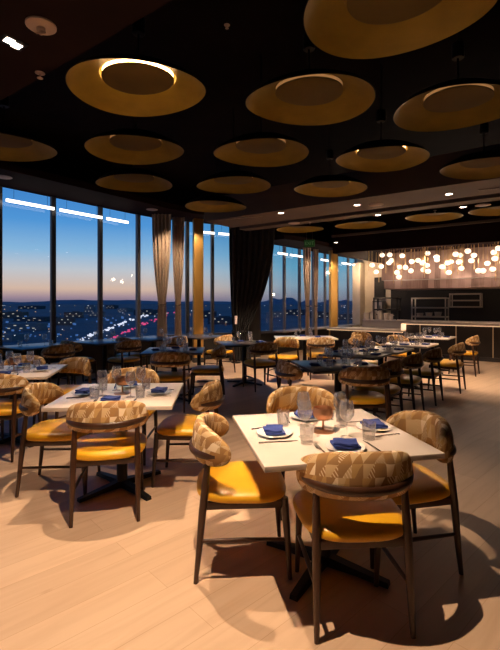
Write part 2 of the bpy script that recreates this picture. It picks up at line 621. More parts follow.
# low buildings far below the windows
bmats = [mat('pale_block', (0.16, 0.17, 0.21), 0.9), mat('dark_block', (0.05, 0.06, 0.085), 0.9), mat('brick_block', (0.15, 0.10, 0.095), 0.9)]
winmat = mat('lit_windows', (0.8, 0.7, 0.5), 0.5, emit=(1.0, 0.85, 0.65), strength=0.5)
brnd = random.Random(21)
spots = [(12, 318, 60, 14, 2), (26, 330, 44, 9, 0), (38, 321, 70, 8, 1), (66, 325, 26, 12, 2), (74, 318, 40, 14, 2), (90, 314, 30, 26, 0), (97, 317, 34, 14, 0),
         (112, 309, 60, 22, 1), (125, 312, 50, 15, 0), (32, 309, 120, 18, 1), (146, 315, 60, 16, 1), (8, 340, 30, 6, 0), (206, 318, 50, 16, 1),
         (222, 324, 40, 12, 1), (276, 318, 40, 14, 0), (295, 315, 60, 16, 1), (320, 318, 50, 14, 1), (346, 320, 40, 12, 1)]
cols = ['pale', 'dark', 'brick red']
for k, (px, py, wd, hg, mi) in enumerate(sorted(spots)):
    p = at(px, py, GZ)
    o = MB().box((0, 0, hg / 2), (wd, wd * 0.7, hg)).box((wd * 0.1, 0, hg + hg * 0.06), (wd * 0.4, wd * 0.3, hg * 0.12)).build('office_building', bmats[mi], smooth=False)
    o.location = p
    o.rotation_euler = (0, 0, brnd.uniform(-0.4, 0.4))
    words = ['first', 'second', 'third', 'fourth', 'fifth', 'sixth', 'seventh', 'eighth', 'ninth', 'tenth', 'eleventh', 'twelfth', 'thirteenth',
             'fourteenth', 'fifteenth', 'sixteenth', 'seventeenth', 'eighteenth']
    tag(o, '%s low building in the dusk city, %s from left through the windows' % (cols[mi], words[k]), 'building', 'city buildings beyond the windows')
    for q in range(5):
        MB().box(((q - 2) * wd * 0.17, -wd * 0.35 - 0.2, hg * (0.35 + 0.4 * (q % 2))), (wd * 0.07, 0.3, hg * 0.10)).build('lit_window', winmat, o, smooth=False)


def sparkle(name, label, cat, pts, col, strength):
    m = mat(name + '_glow', col, 0.5, emit=col, strength=strength)
    b = MB()
    for p, s in pts:
        b.box(p, (s, s * 0.6, s * 0.8))
    o = b.build(name, m, smooth=False)
    return tag(o, label, cat, kind='stuff')


crnd = random.Random(5)
wl, wl2, bl = [], [], []
for k in range(300):
    px = crnd.uniform(-240, 560)
    py = 305.5 + 40 * crnd.random() ** 1.8
    p = at(px, py, GZ + 6)
    (wl if k % 3 else wl2).append((p, p.y * crnd.choice([0.0010, 0.0013, 0.0019])))
for k in range(60):
    px = crnd.uniform(0, 130)
    p = at(px, crnd.uniform(316, 344), GZ + 4)
    bl.append((p, p.y * crnd.choice([0.003, 0.005])))
sparkle('street_lights', 'scattered white street lights of the dusk city below the windows', 'street lights', wl, (1.0, 0.92, 0.85), 1.0)
sparkle('street_lights', 'scattered orange street lights of the dusk city below the windows', 'street lights', wl2, (1.0, 0.50, 0.22), 0.8)
sparkle('city_glow', 'bluish lit roofs and yards of the city below the windows', 'city lights', bl, (0.10, 0.22, 0.50), 0.5)
hw, tl = [], []
for k in range(105):
    t = crnd.random()
    py = 309 + 39 * t ** 1.1
    px = 168 - 106 * ((py - 309) / 39) ** 0.85
    p = at(px + crnd.uniform(-3, 3), py + crnd.uniform(-1.2, 1.2), GZ + 2)
    hw.append((p, p.y * crnd.uniform(0.002, 0.0045)))
    if k % 2 == 0:
        py2 = 312 + 28 * t
        p = at(174 - 64 * ((py2 - 312) / 28) ** 0.9 + crnd.uniform(-3, 3), py2 + crnd.uniform(-1, 1), GZ + 2)
        tl.append((p, p.y * crnd.uniform(0.002, 0.0042)))
sparkle('car_headlights', 'band of white headlights along the highway beyond the windows', 'headlights', hw, (0.95, 0.92, 1.0), 0.9)
sparkle('car_taillights', 'band of pink-red taillights along the highway beyond the windows', 'taillights', tl, (1.0, 0.08, 0.22), 0.8)

# ------------------------------------------------------------------ glowing bars standing for strip-light reflections in the window glass
ORD = words + ['nineteenth', 'twentieth']
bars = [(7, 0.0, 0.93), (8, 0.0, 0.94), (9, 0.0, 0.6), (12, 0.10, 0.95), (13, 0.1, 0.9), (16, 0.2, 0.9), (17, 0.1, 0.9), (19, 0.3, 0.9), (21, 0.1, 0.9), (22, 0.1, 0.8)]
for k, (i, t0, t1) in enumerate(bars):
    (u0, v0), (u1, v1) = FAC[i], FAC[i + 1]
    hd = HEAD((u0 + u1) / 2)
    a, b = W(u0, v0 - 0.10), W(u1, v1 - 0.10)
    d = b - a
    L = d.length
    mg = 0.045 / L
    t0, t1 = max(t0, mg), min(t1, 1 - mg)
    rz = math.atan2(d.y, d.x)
    t = thing('strip_reflection', 'slim glowing bar for a light reflection near the window head, %s bay from left' % ORD[k], 'light', a + d * t0 + Vector((0, 0, hd - 0.26)), rz, 'strip-light reflections along the windows')
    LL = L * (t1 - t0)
    MB().box((LL / 2, 0, 0), (LL, 0.03, 0.055), bevel=0.006).build('diffuser', reflection_glow, t)  # glowing bar shaped as the mirrored strip of light
    for q in (0.15, 0.85):  # rods added to carry the reflection bar
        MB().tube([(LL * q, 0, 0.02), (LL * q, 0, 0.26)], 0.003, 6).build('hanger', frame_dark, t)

# ------------------------------------------------------------------ curtains and columns
def curtain(name, label, cat, px0, px1, ptie, Y, ztop, ztie, wt, m, tie, folds=6, amp=0.035, zbot=0.05, wb=None, pbot=None, rz=ROOM):
    xa, xb = (px0 - 250) * Y / F, (px1 - 250) * Y / F
    xt = (ptie - 250) * Y / F
    cx = (xa + xb) / 2
    wtop = (xb - xa)
    wb = wb or wtop * 0.62
    xbm = xt if pbot is None else (pbot - 250) * Y / F
    t = thing(name, label, cat, (cx, Y, 0))
    nz, nx = 26, folds * 10
    rings = []
    for a in range(nz + 1):
        z = zbot + (ztop - zbot) * a / nz
        if z >= ztie:
            q = (z - ztie) / (ztop - ztie)
            s = 1 - (1 - q) ** 2.2
            wid = wt + (wtop - wt) * s
            c = xt + (cx - xt) * s
        else:
            q = (ztie - z) / (ztie - zbot)
            s = q ** 0.5
            wid = wt + (wb - wt) * s
            c = xt + (xbm - xt) * s
        row = []
        back = []
        for k in range(nx + 1):
            tt = k / nx
            ya = amp * sin(2 * pi * folds * tt) * (0.6 + 0.4 * sin(3 * tt + 1)) * (0.5 + 0.5 * min(1, wid / wtop))
            row.append((c - cx + (tt - 0.5) * wid, ya, z))
            back.append((c - cx + (tt - 0.5) * wid, ya + 0.012, z))
        rings.append(row + back[::-1])
    MB().rings(rings).build('fabric', m, t)
    n = 18
    pts = [(xt - cx + (wt * 0.56) * cos(2 * pi * k / n), (amp + 0.035) * sin(2 * pi * k / n), ztie + 0.01 * cos(4 * pi * k / n)) for k in range(n + 1)]
    MB().tube(pts, 0.014, 6).build('tieback', tie, t)
    return t


curtain('curtain', 'taupe hourglass curtain tied at the middle, left of its pair by the nearer windows', 'curtain', 152, 171, 162, 9.9, 3.48, 1.42, 0.16, curtain_beige, tie_mat, 5, 0.04)
curtain('curtain', 'taupe hourglass curtain tied at the middle, beside the nearer gold column', 'curtain', 172, 184.5, 178, 10.25, 3.48, 1.40, 0.12, curtain_beige, tie_mat, 4, 0.04)
curtain('curtain', 'pale tied curtain between the farther windows, left of its pair', 'curtain', 303, 311, 307.5, 12.9, 3.10, 1.36, 0.10, curtain_beige, tie_mat, 3, 0.03)
curtain('curtain', 'narrow tied curtain left of the farther gold column', 'curtain', 313.5, 318.5, 316, 13.3, 3.10, 1.36, 0.08, curtain_beige, tie_mat, 2, 0.03)
curtain('drape', 'black velvet drape pulled to the left between the two runs of windows', 'curtain', 229, 275, 240, 10.7, 3.49, 0.75, 0.36, drape_black, drape_black, 8, 0.06, 0.02, 0.55, 240)

for px0, px1, Y, hd, lab in ((192.5, 203.5, 10.6, 3.5, 'gold-clad column right of the beige curtains by the nearer windows'),
                             (329, 337.5, 13.9, 3.13, 'gold-clad column between the farther windows near the bar')):
    x0, x1 = (px0 - 250) * Y / F, (px1 - 250) * Y / F
    t = thing('column', lab, 'column', ((x0 + x1) / 2, Y, 0), R(20))
    wdt = (x1 - x0) * 0.9
    MB().box((0, 0, hd / 2), (wdt, wdt * 0.6, hd), bevel=0.01).build('cladding', gold_col, t)
    MB().box((0, 0, 0.06), (wdt + 0.02, wdt * 0.6 + 0.02, 0.12), bevel=0.005).build('plinth', frame_dark, t)

# ------------------------------------------------------------------ dish lamps
def make_dish(lit):
    t = thing('dish_lamp', 'gold dish lamp hanging from the ceiling', 'lamp')
    r = 0.525

    def pebble(mb):
        """egg-like outline: one end of the dish is blunter than the other"""
        for v in mb.bm.verts:
            x, y = v.co.x, v.co.y
            k = x / r
            v.co.y = y * (0.86 - 0.13 * k)
            v.co.x = x
        return mb
    inner = [(r, 0.0), (r - 0.012, 0.008), (r * 0.90, 0.036), (r * 0.78, 0.066), (r * 0.66, 0.090), (r * 0.56, 0.108), (r * 0.54, 0.140), (0.02, 0.143)]
    refl = pebble(MB().lathe(inner, 64, cap1=True)).build('reflector', gold_in, t)
    outer = [(r, 0.0), (r + 0.006, 0.005), (r * 0.92, 0.050), (r * 0.78, 0.090), (r * 0.6, 0.138), (r * 0.4, 0.160), (0.05, 0.165)]
    pebble(MB().lathe(outer, 64, cap1=True)).build('shell', shade_black, t)
    pebble(MB().lathe([(r * 0.50, 0.082), (r * 0.530, 0.086), (r * 0.530, 0.094), (r * 0.49, 0.099)], 56, cap0=True, cap1=True)).build('centre_plate', gold_dark, refl)
    pebble(MB().lathe([(r * 0.52, 0.112), (r * 0.52, 0.126), (r * 0.46, 0.126), (r * 0.46, 0.112)], 56)).build('light_ring', (led_dim, led_warm, led_mid)[lit], refl)
    MB().tube([(0, 0, 0.16), (0, 0, ZC - 3.1)], 0.008, 8).build('rod', black_metal, t)
    MB().lathe([(0.045, 0.44), (0.05, 0.45), (0.05, 0.56), (0.045, 0.57)], 20, cap0=True, cap1=True).build('canopy', black_metal, t)
    return t


dish_off = make_dish(0)
dish_on = make_dish(1)
dish_mid = make_dish(2)
DISHES = [(138.5, 91, 1, 'large gold dish lamp with bright ring over the left white table'),
          (309, 103, 0, 'gold dish lamp right of centre with visible rod and black canopy'),
          (397, 12, 0, 'largest gold dish lamp, cut off by the top edge of the photo'),
          (261, 154, 0, 'gold dish lamp near the middle of the ceiling, below a larger one'),
          (381, 160, 2, 'gold dish lamp under a black canopy, left of the right-edge lamps'),
          (136, 151, 0, 'gold dish lamp directly below the bright-ringed one on left'),
          (134, 184, 0, 'dim dish lamp nearest the window heads, third down on left'),
          (4, 148, 0, 'dim dish lamp cut off by the left edge'),
          (233.5, 186, 0, 'gold dish lamp above the short linear diffuser, left of centre'),
          (216, 207, 0, 'small dim dish lamp above the gold column by the windows'),
          (330, 189.5, 2, 'gold dish lamp just above the first taupe beam'),
          (458, 110, 0, 'big dim dish lamp with bright rim edge at upper right'),
          (484, 169, 0, 'dish lamp at the right edge above the beams'),
          (360, 225.5, 2, 'small gold dish lamp behind the beams, second from left'),
          (433, 217.5, 2, 'small gold dish lamp behind the beams above the globe lights'),
          (300, 229.5, 2, 'small gold dish lamp behind the beams, nearest the exit sign'),
          (500, 211, 2, 'small dish lamp behind the beams, cut by the right edge')]
drnd = random.Random(4)
dish_pos = []
for px, py, on, lab in DISHES:
    p = at(px, py, 3.1)
    dish_pos.append(p)
    o = dup((dish_off, dish_on, dish_mid)[on], p, drnd.choice([0, pi]) + drnd.uniform(-0.25, 0.25), lab, 'hanging gold dish lamps')
for o in (dish_off, dish_on, dish_mid):
    for ch in list(o.children_recursive):
        bpy.data.objects.remove(ch)
    bpy.data.objects.remove(o)

# ------------------------------------------------------------------ ceiling fittings
def round_down(px, py, z, lab, r=0.05):
    p = at(px, py, z)
    t = thing('downlight', lab, 'light', p, 0, 'round downlights in the beams')
    MB().lathe([(r, 0.0), (r + 0.02, -0.004), (r + 0.025, 0.0)], 24).build('trim_ring', beam_brown, t)
    MB().lathe([(r, -0.003), (0.012, -0.006)], 24, cap1=True).build('lens', lens_on, t)
    return p


DL = [(281, 213, 3.1, 'lit round downlight at the left end of the nearer beam'),
      (357, 205, 3.1, 'lit round downlight at the middle of the nearer beam'),
      (449, 194, 3.1, 'lit round downlight at the right of the nearer beam'),
      (378, 215, 3.1, 'lit round downlight in the farther beam, left one'),
      (463, 207, 3.1, 'lit round downlight in the farther beam, right one')]
DLP = [round_down(*a) for a in DL]
round_down(336, 242.5, 2.93, 'lit downlight at the left corner of the bar soffit', 0.04)


def speaker(px, py, z, lab, r=0.11):
    t = thing('ceiling_speaker', lab, 'speaker', at(px, py, z), 0, 'flush ceiling speakers')
    MB().lathe([(r, 0.0), (r, -0.008), (r - 0.012, -0.012), (0.02, -0.012)], 28, cap1=True).build('grille', white_plastic, t)
    MB().lathe([(r + 0.012, 0.0), (r + 0.012, -0.005), (r, -0.009)], 28).build('rim', white_plastic, t)
    return t


speaker(376, 204.5, 3.1, 'pale round flush speaker in the nearer beam')
speaker(483, 205, 3.1, 'pale round flush speaker beside the right downlight of the farther beam')
speaker(294, 223, 3.1, 'pale round flush speaker near the drape, left end of the farther beam')
speaker(152, 209.5, 3.5, 'pale round flush speaker above the beige curtain')
speaker(4, 177, 3.5, 'round flush speaker in the soffit at left edge')

t = thing('smoke_detector', 'white round ceiling detector with dangling sensor at upper left', 'detector', at(41, 25, 2.9))
MB().lathe([(0.075, 0.0), (0.075, -0.008), (0.068, -0.013), (0.03, -0.016)], 32, cap1=True).build('base_plate', white_plastic, t)
MB().lathe([(0.022, -0.014), (0.020, -0.03), (0.012, -0.036)], 16, cap1=True).tube([(0, 0, -0.03), (0.0, 0, -0.05)], 0.009, 8).tube([(-0.025, 0, -0.042), (0.025, 0, -0.042)], 0.005, 6).build('sensor', white_plastic, t)

p = at(13, 42, 2.9)
t = thing('downlight', 'lit square downlight with two lamps at upper left', 'light', p, ROOM)
MB().box((0, 0, -0.003), (0.13, 0.10, 0.006), bevel=0.001).build('trim_frame', black_metal, t)
for s in (-1, 1):
    MB().box((0.024 * s, 0.008 * s, -0.008), (0.044, 0.05, 0.005), bevel=0.001).build('lens', lens_on, t)


def sprinkler(px, py, z, lab):
    t = thing('sprinkler', lab, 'sprinkler', at(px, py, z) + Vector((0, 0, 0.004)), 0, 'ceiling sprinklers')
    MB().lathe([(0.03, 0.0), (0.03, -0.006), (0.008, -0.012)], 18, cap1=True).build('escutcheon', white_plastic, t)
    b = MB().tube([(0, 0, -0.01), (0, 0, -0.035)], 0.006, 8)
    b.lathe([(0.018, -0.035), (0.018, -0.038)], 14, cap0=True, cap1=True)
    b.build('nozzle', white_plastic, t)


sprinkler(227, 25, ZC, 'small pale sprinkler head at the top of the photo near the centre')
sprinkler(40, 73, 2.9, 'small sprinkler head left of the bright-ringed dish lamp')
sprinkler(435, 210.5, 3.1, 'small sprinkler head between the beams at right')
sprinkler(310, 222.3, 3.1, 'small sprinkler head at the left end of the farther beam')

for px0, py0, px1, py1, lab in ((218, 220, 262, 216, 'thin linear ceiling diffuser left of the drape top'), (478, 190, 499, 188, 'thin linear ceiling diffuser at the right edge of the nearer beam')):
    a, b = at(px0, py0, 3.1), at(px1, py1, 3.1)
    d = b - a
    t = thing('linear_diffuser', lab, 'vent', (a + b) / 2, math.atan2(d.y, d.x), 'linear ceiling diffusers')
    L = d.length
    MB().box((0, 0, -0.004), (L, 0.012, 0.006)).build('slot', diff_white, t)
    MB().box((0, 0.014, -0.004), (L, 0.012, 0.008)).box((0, -0.014, -0.004), (L, 0.012, 0.008)).build('frame', beam_brown, t)

# exit sign
p = at(309.5, 236.5, 2.95 + 0.12)
t = thing('exit_sign', 'dim green exit sign hanging below the soffit near the farther windows', 'sign', (p.x, p.y, 2.90), R(-20))
MB().box((0, 0, 0), (0.26, 0.03, 0.17), bevel=0.006).build('housing', exit_green, t)
cu = bpy.data.curves.new('exit_text', 'FONT')
cu.body = 'EXIT'
cu.size = 0.11
cu.align_x = 'CENTER'
cu.align_y = 'CENTER'
cu.extrude = 0.002
tmp = bpy.data.objects.new('exit_text', cu)
C.objects.link(tmp)
bpy.context.view_layer.update()
me = bpy.data.meshes.new_from_object(tmp.evaluated_get(bpy.context.evaluated_depsgraph_get()))
bpy.data.objects.remove(tmp)
lo = bpy.data.objects.new('lettering', me)
C.objects.link(lo)
me.materials.clear()
me.materials.append(exit_letter)
lo.parent = t
lo.rotation_euler = (R(90), 0, 0)
lo.location = (0, -0.018, 0)
for s in (-1, 1):
    MB().tube([(0.07 * s, 0, 0.083), (0.07 * s, 0, 0.35)], 0.005, 6).build('hanger', frame_dark, t)

# ------------------------------------------------------------------ chair
SEAT_SINK = 0.0


def make_chair():
    t = thing('dining_chair', 'dining chair with curved patterned back', 'chair')
    # seat cushion
    def outline(s, z, n=40):
        pts = []
        for k in range(n):
            a = 2 * pi * k / n
            ca, sa = cos(a), sin(a)
            ex = 0.62
            x = (abs(ca) ** ex) * (1 if ca >= 0 else -1)
            y = (abs(sa) ** ex) * (1 if sa >= 0 else -1)
            pts.append((x * (0.252 + 0.018 * y) * s, y * 0.248 * s - 0.018, z - 0.010))
        return pts
    prof = [(0.86, 0.424), (0.95, 0.426), (0.99, 0.434), (1.0, 0.446), (0.985, 0.460), (0.94, 0.472), (0.84, 0.481), (0.62, 0.487), (0.3, 0.489)]
    MB().rings([outline(s, z) for s, z in prof]).build('seat', leather, t)
    # wooden frame under the seat
    f = MB()
    f.box((0, 0.205, 0.393), (0.38, 0.022, 0.040), bevel=0.004)
    f.box((0, -0.215, 0.393), (0.39, 0.022, 0.040), bevel=0.004)
    for s in (-1, 1):
        f.box((0.197 * s, -0.005, 0.393), (0.022, 0.43, 0.040), bevel=0.004)
    f.build('seat_frame', walnut, t)
    # legs
    for s in (-1, 1):
        MB().tube([(0.212 * s, -0.262, 0.0), (0.208 * s, -0.245, 0.16), (0.205 * s, -0.225, 0.38), (0.203 * s, -0.212, 0.50), (0.200 * s, -0.195, 0.665)],
                  [0.0115, 0.016, 0.0205, 0.019, 0.014], 12).build('leg', walnut, t)
        MB().tube([(0.208 * s, 0.232, 0.0), (0.204 * s, 0.222, 0.16), (0.198 * s, 0.208, 0.34), (0.198 * s, 0.205, 0.425)],
                  [0.0115, 0.0155, 0.020, 0.018], 12).build('leg', walnut, t)
    for s in (-1, 1):
        MB().tube([(0.207 * s, -0.24, 0.215), (0.204 * s, 0.0, 0.212), (0.203 * s, 0.22, 0.205)], [0.009, 0.0115, 0.009], 10).build('stretcher', walnut, t)
    # wooden back rail hugging the outside of the pad
    n = 26
    rings = []
    for k in range(n + 1):
        q = -1 + 2 * k / n
        a = q * R(66)
        e = max(0.25, (1 - abs(q) ** 6)) ** 0.5
        hh, th = 0.021 * e, 0.013 * e
        rad = 0.283
        c = Vector((0.278 * sin(a), -0.066 - 0.232 * cos(a), 0.652 + 0.012 * q * q))
        nrm = Vector((sin(a), -cos(a), 0))
        ring = []
        for j in range(10):
            b = 2 * pi * j / 10
            ring.append(c + nrm * th * cos(b) + Vector((0, 0, 1)) * hh * sin(b))
        rings.append(ring)
    MB().rings(rings).build('back_rail', walnut, t)
    # patterned pad that wraps round the sitter
    n, mseg = 44, 20
    rings = []
    for k in range(n + 1):
        q = -1 + 2 * k / n
        q = q * 0.999
        a = q * R(86)
        e = (1 - abs(q) ** 4.0) ** 0.5
        hh = 0.010 + 0.092 * e * (1 - 0.22 * q * q)
        th = 0.010 + 0.025 * e
        c = Vector((0.254 * sin(a), -0.066 - 0.190 * cos(a), 0.704 - 0.032 * q * q))
        nrm = Vector((sin(a), -cos(a), 0.10)).normalized()
        up = Vector((0.10 * -sin(a), 0.10 * cos(a), 1)).normalized()
        ring = []
        for j in range(mseg):
            b = 2 * pi * j / mseg
            cb, sb = cos(b), sin(b)
            ring.append(c + nrm * th * (abs(cb) ** 0.7) * (1 if cb > 0 else -1) + up * hh * (abs(sb) ** 0.8) * (1 if sb > 0 else -1))
        rings.append(ring)

    def uvf(i, j):
        q = -1 + 2 * i / n
        return (q * 0.40 + 1.0, (j / mseg) * 0.42)
    MB().rings(rings, uvs=uvf).build('backrest', fabric, t)
    return t


chair0 = make_chair()
first = [True]


def place_chair(x, y, face, label, group):
    """face: compass angle in degrees of the way the sitter looks, 0 = +Y, positive to the left"""
    if first[0]:
        first[0] = False
        chair0.location = (x, y, 0)
        chair0.rotation_euler = (0, 0, R(face))
        tag(chair0, label, None, group)
        return chair0
    return dup(chair0, (x, y, 0), R(face), label, group)


G1, G2, G3 = 'chairs at the front white table', 'chairs at the left white table', 'chairs at the far-left white table'
# front table
place_chair(0.478, 2.123, 4, 'mustard-seat chair with its back to the camera at the front white table', G1)
place_chair(-0.035, 2.47, -86, 'mustard-seat chair seen from the side, left of the front white table', G1)
place_chair(0.83, 2.47, 102, 'shadowed chair right of the front white table', G1)
place_chair(0.40, 3.14, 184, 'chair facing the camera across the front white table', G1)
# left table
place_chair(-1.0, 3.095, 11, 'mustard-seat chair with its back to the camera at the left white table', G2)
place_chair(-1.50, 3.47, -85, 'mustard-seat chair at the left side of the left white table', G2)
place_chair(-0.52, 3.60, 86, 'mustard-seat chair at the right side of the left white table', G2)
place_chair(-1.15, 4.10, 180, 'chair facing the camera across the left white table', G2)
# far-left table
place_chair(-2.36, 4.22, -4, 'mustard-seat chair cut by the left edge with its back to the camera', G3)
place_chair(-2.14, 4.96, 148, 'chair turned aslant at the far right corner of the far-left table', G3)
place_chair(-2.74, 5.12, 180, 'chair facing the camera across the far-left white table', G3)
# dark table behind the left table
GM = 'chairs at the middle tables'
place_chair(-1.08, 5.98, 0, 'shadowed chair with its back to the camera behind the left table', GM)
place_chair(-0.66, 6.62, 92, 'shadowed chair at the right of the dark table behind the left table', GM)
# pedestal table by the drape
place_chair(0.17, 7.36, 25, 'shadowed chair pulled up to the pedestal table by the drape', GM)
place_chair(0.62, 8.05, 150, 'chair facing the room between pedestal table and farther windows', GM)
# table beyond the front table
place_chair(0.60, 4.98, -78, 'shadowed chair at the left side of the dark table beyond the front table', GM)
place_chair(1.20, 4.66, 0, 'shadowed chair with its back to the camera beyond the front table', GM)
# far pale table
place_chair(1.36, 8.42, -2, 'lit chair with its back to the camera at the far pale table', GM)
place_chair(2.05, 9.05, 60, 'lit chair at the right end of the far pale table', GM)
# row at right: sitters look along +v
RW = ROOM + 0  # +x local to u; facing +v is rotation 54 deg
GR = 'chairs along the row of tables at right'
FB = 54
rowchairs = [(1.50, 5.16, 'nearest of the shadowed chairs in the diagonal row at right'),
             (2.00, 5.80, 'second nearest shadowed chair in the diagonal row at right'),
             (2.53, 6.42, 'third chair of the diagonal row at right, before the yellow-lit one'),
             (3.28, 7.25, 'chair with brightly lit yellow seat in the diagonal row at right'),
             (4.36, 8.85, 'farthest chair of the diagonal row, nearest the bar front')]
for x, y, lab in rowchairs:
    place_chair(x, y, FB, lab, GR)
across = [(2.05, 7.25, 'lit chair across the row facing the camera, nearest of its side'),
          (3.02, 8.60, 'pale lit chair across the row facing the camera, before the bar step'),
          (2.55, 9.60, 'brown lit chair in front of the low counter')]
for x, y, lab in across:
    place_chair(x, y, FB + 180 - 30, lab, GR)

# chairs at the window tables
GW = 'chairs at the window tables'
WT = [(-3.58, 7.25), (-2.72, 8.12), (-1.98, 8.85), (-1.10, 9.35)]
wname = ['the leftmost window table', 'the second window table from left', 'the third window table from left', 'the rightmost window table']
for k, (x, y) in enumerate(WT):
    dv = Vector((-SU, CU, 0))
    du = Vector((CU, SU, 0))
    p = Vector((x, y, 0)) - dv * 0.56
    place_chair(p.x, p.y, FB, 'dark chair on the room side of %s' % wname[k], GW)
    if k < 3:
        p = Vector((x, y, 0)) - du * 0.55
        place_chair(p.x, p.y, FB - 90, 'dark chair at the left end of %s' % wname[k], GW)

# ------------------------------------------------------------------ tables
def make_table(top_mat, size=(0.885, 0.885)):
    t = thing('dining_table', 'square dining table on a pedestal', 'table')
    sx, sy = size
    MB().box((0, 0, 0.721), (sx, sy, 0.028), bevel=0.004).build('tabletop', top_mat, t)
    MB().box((0, 0, 0.699), (sx * 0.55, sy * 0.55, 0.016), bevel=0.003).build('top_plate', black_metal, t)
    MB().lathe([(0.05, 0.03), (0.042, 0.05), (0.042, 0.67), (0.06, 0.691)], 20, cap0=True, cap1=True).build('column', black_metal, t)
    for k in range(4):
        a = pi / 4 + k * pi / 2
        ca, sa = cos(a), sin(a)
        b = MB()
        rings = []
        for r, hw, z0, z1 in ((0.03, 0.035, 0.012, 0.06), (0.2, 0.030, 0.012, 0.042), (0.36, 0.022, 0.0, 0.026)):
            c = Vector((r * ca, r * sa, 0))
            nrm = Vector((-sa, ca, 0)) * hw
            rings.append([c + nrm + Vector((0, 0, z0)), c - nrm + Vector((0, 0, z0)), c - nrm * 0.8 + Vector((0, 0, z1)), c + nrm * 0.8 + Vector((0, 0, z1))])
        b.rings(rings).build('foot', black_metal, t)
    return t


TZ = 0.735
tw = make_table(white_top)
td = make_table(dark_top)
td.name = 'dining_table'
TABLES = {}


def place_table(key, x, y, rz, dark, label, group=None, proto=None):
    o = dup(proto or (td if dark else tw), (x, y, 0), R(rz), label, group)
    TABLES[key] = (x, y, R(rz))
    return o


GT = 'square pedestal tables'
place_table('front', 0.41, 2.41, 11.4, 0, 'white square pedestal table nearest the camera, set for four', GT)
place_table('left', -1.01, 3.42, 3.5, 0, 'white square table at left set for four, second nearest the camera', GT)
place_table('farleft', -2.49, 4.56, 10, 0, 'white square table cut by the left edge, set for four', GT)
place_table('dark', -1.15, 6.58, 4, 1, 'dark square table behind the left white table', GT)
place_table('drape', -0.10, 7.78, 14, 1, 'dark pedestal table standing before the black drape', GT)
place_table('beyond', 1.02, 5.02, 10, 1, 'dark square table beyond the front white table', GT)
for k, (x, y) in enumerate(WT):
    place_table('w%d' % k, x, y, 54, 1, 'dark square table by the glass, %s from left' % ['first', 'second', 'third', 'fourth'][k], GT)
dv = Vector((-SU, CU, 0))
proto_row = make_table(white_top, (0.80, 0.80))
proto_row_d = make_table(dark_top, (0.80, 0.80))
for k, (x, y, lab) in enumerate(rowchairs[1:], 1):
    p = Vector((x, y, 0)) + dv * 0.60
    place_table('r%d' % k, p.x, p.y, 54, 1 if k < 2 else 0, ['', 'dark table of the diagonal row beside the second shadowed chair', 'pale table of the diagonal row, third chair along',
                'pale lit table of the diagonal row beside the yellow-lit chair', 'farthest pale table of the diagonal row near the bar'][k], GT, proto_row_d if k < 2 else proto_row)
proto_long = make_table(white_top, (1.25, 0.80))
place_table('far', 1.15, 9.10, 0, 0, 'long pale table lit before the farther windows', GT, proto_long)
for o in (tw, td, proto_long, proto_row, proto_row_d):
    for ch in list(o.children):
        bpy.data.objects.remove(ch)
    bpy.data.objects.remove(o)

# ------------------------------------------------------------------ tableware prototypes
def proto_plate():
    o = MB().lathe([(0.05, 0.0), (0.058, 0.004), (0.092, 0.011), (0.098, 0.014), (0.096, 0.016), (0.06, 0.007), (0.02, 0.006)], 32, cap0=True, cap1=True).build('plate', porcelain)
    return tag(o, 'white plate on a table', 'plate')


def proto_napkin():
    t = thing('napkin', 'blue folded napkin on a plate', 'napkin')
    b = MB()
    n = 8

    def sheet(w, l, z, th, rot, seed):
        rnd = random.Random(seed)
        rows_t, rows_b = [], []
        ph = rnd.uniform(0, 6)
        for i in range(n + 1):
            rt, rb = [], []
            for j in range(n + 1):
                x, y = (i / n - 0.5) * w, (j / n - 0.5) * l
                e = 1 - max(abs(i / n - 0.5), abs(j / n - 0.5)) ** 4 * 9
                dz = 0.0025 * sin(9 * i / n + ph) * sin(6 * j / n + 1) + th * 0.25 * e
                p = Matrix.Rotation(rot, 3, 'Z') @ Vector((x, y, 0))
                rt.append((p.x, p.y, z + th + dz))
                rb.append((p.x, p.y, z + dz * 0.4))
            rows_t.append(rt)
            rows_b.append(rb)
        b.rings(rows_t, close=False)
        b.rings(rows_b, close=False)
        edge = lambda q: [q[0][k] for k in range(n)] + [q[k][n] for k in range(n)] + [q[n][n - k] for k in range(n)] + [q[n - k][0] for k in range(n)]
        b.rings([edge(rows_b), edge(rows_t)], cap0=False, cap1=False)
    sheet(0.125, 0.105, 0.010, 0.010, 0.1, 1)
    b.build('lower_fold', napkin_blue, t)
    b = MB()
    n = 8
    sheet(0.115, 0.092, 0.024, 0.008, -0.12, 2)
    b.build('upper_fold', napkin_blue, t)
    return t


def proto_tumbler():
    o = MB().lathe([(0.002, 0.004), (0.026, 0.004), (0.030, 0.0), (0.031, 0.002), (0.037, 0.09), (0.0355, 0.09), (0.029, 0.012), (0.004, 0.010)], 24, cap1=True).build('tumbler', drink_glass)
    return tag(o, 'clear glass tumbler on a table', 'glass')


def proto_wine():
    t = thing('wine_glass', 'clear wine glass on a table', 'glass')
    MB().lathe([(0.034, 0.0), (0.034, 0.002), (0.012, 0.005), (0.004, 0.010)], 22, cap0=True, cap1=True).build('foot', drink_glass, t)
    MB().lathe([(0.004, 0.009), (0.0035, 0.05), (0.0045, 0.088)], 10, cap0=True, cap1=True).build('stem', drink_glass, t)
    MB().lathe([(0.005, 0.086), (0.020, 0.094), (0.036, 0.118), (0.040, 0.140), (0.036, 0.168), (0.030, 0.195), (0.0288, 0.195), (0.0346, 0.168), (0.0385, 0.140), (0.0345, 0.119), (0.019, 0.097), (0.004, 0.090)], 24, cap1=True).build('bowl', drink_glass, t)
    return t


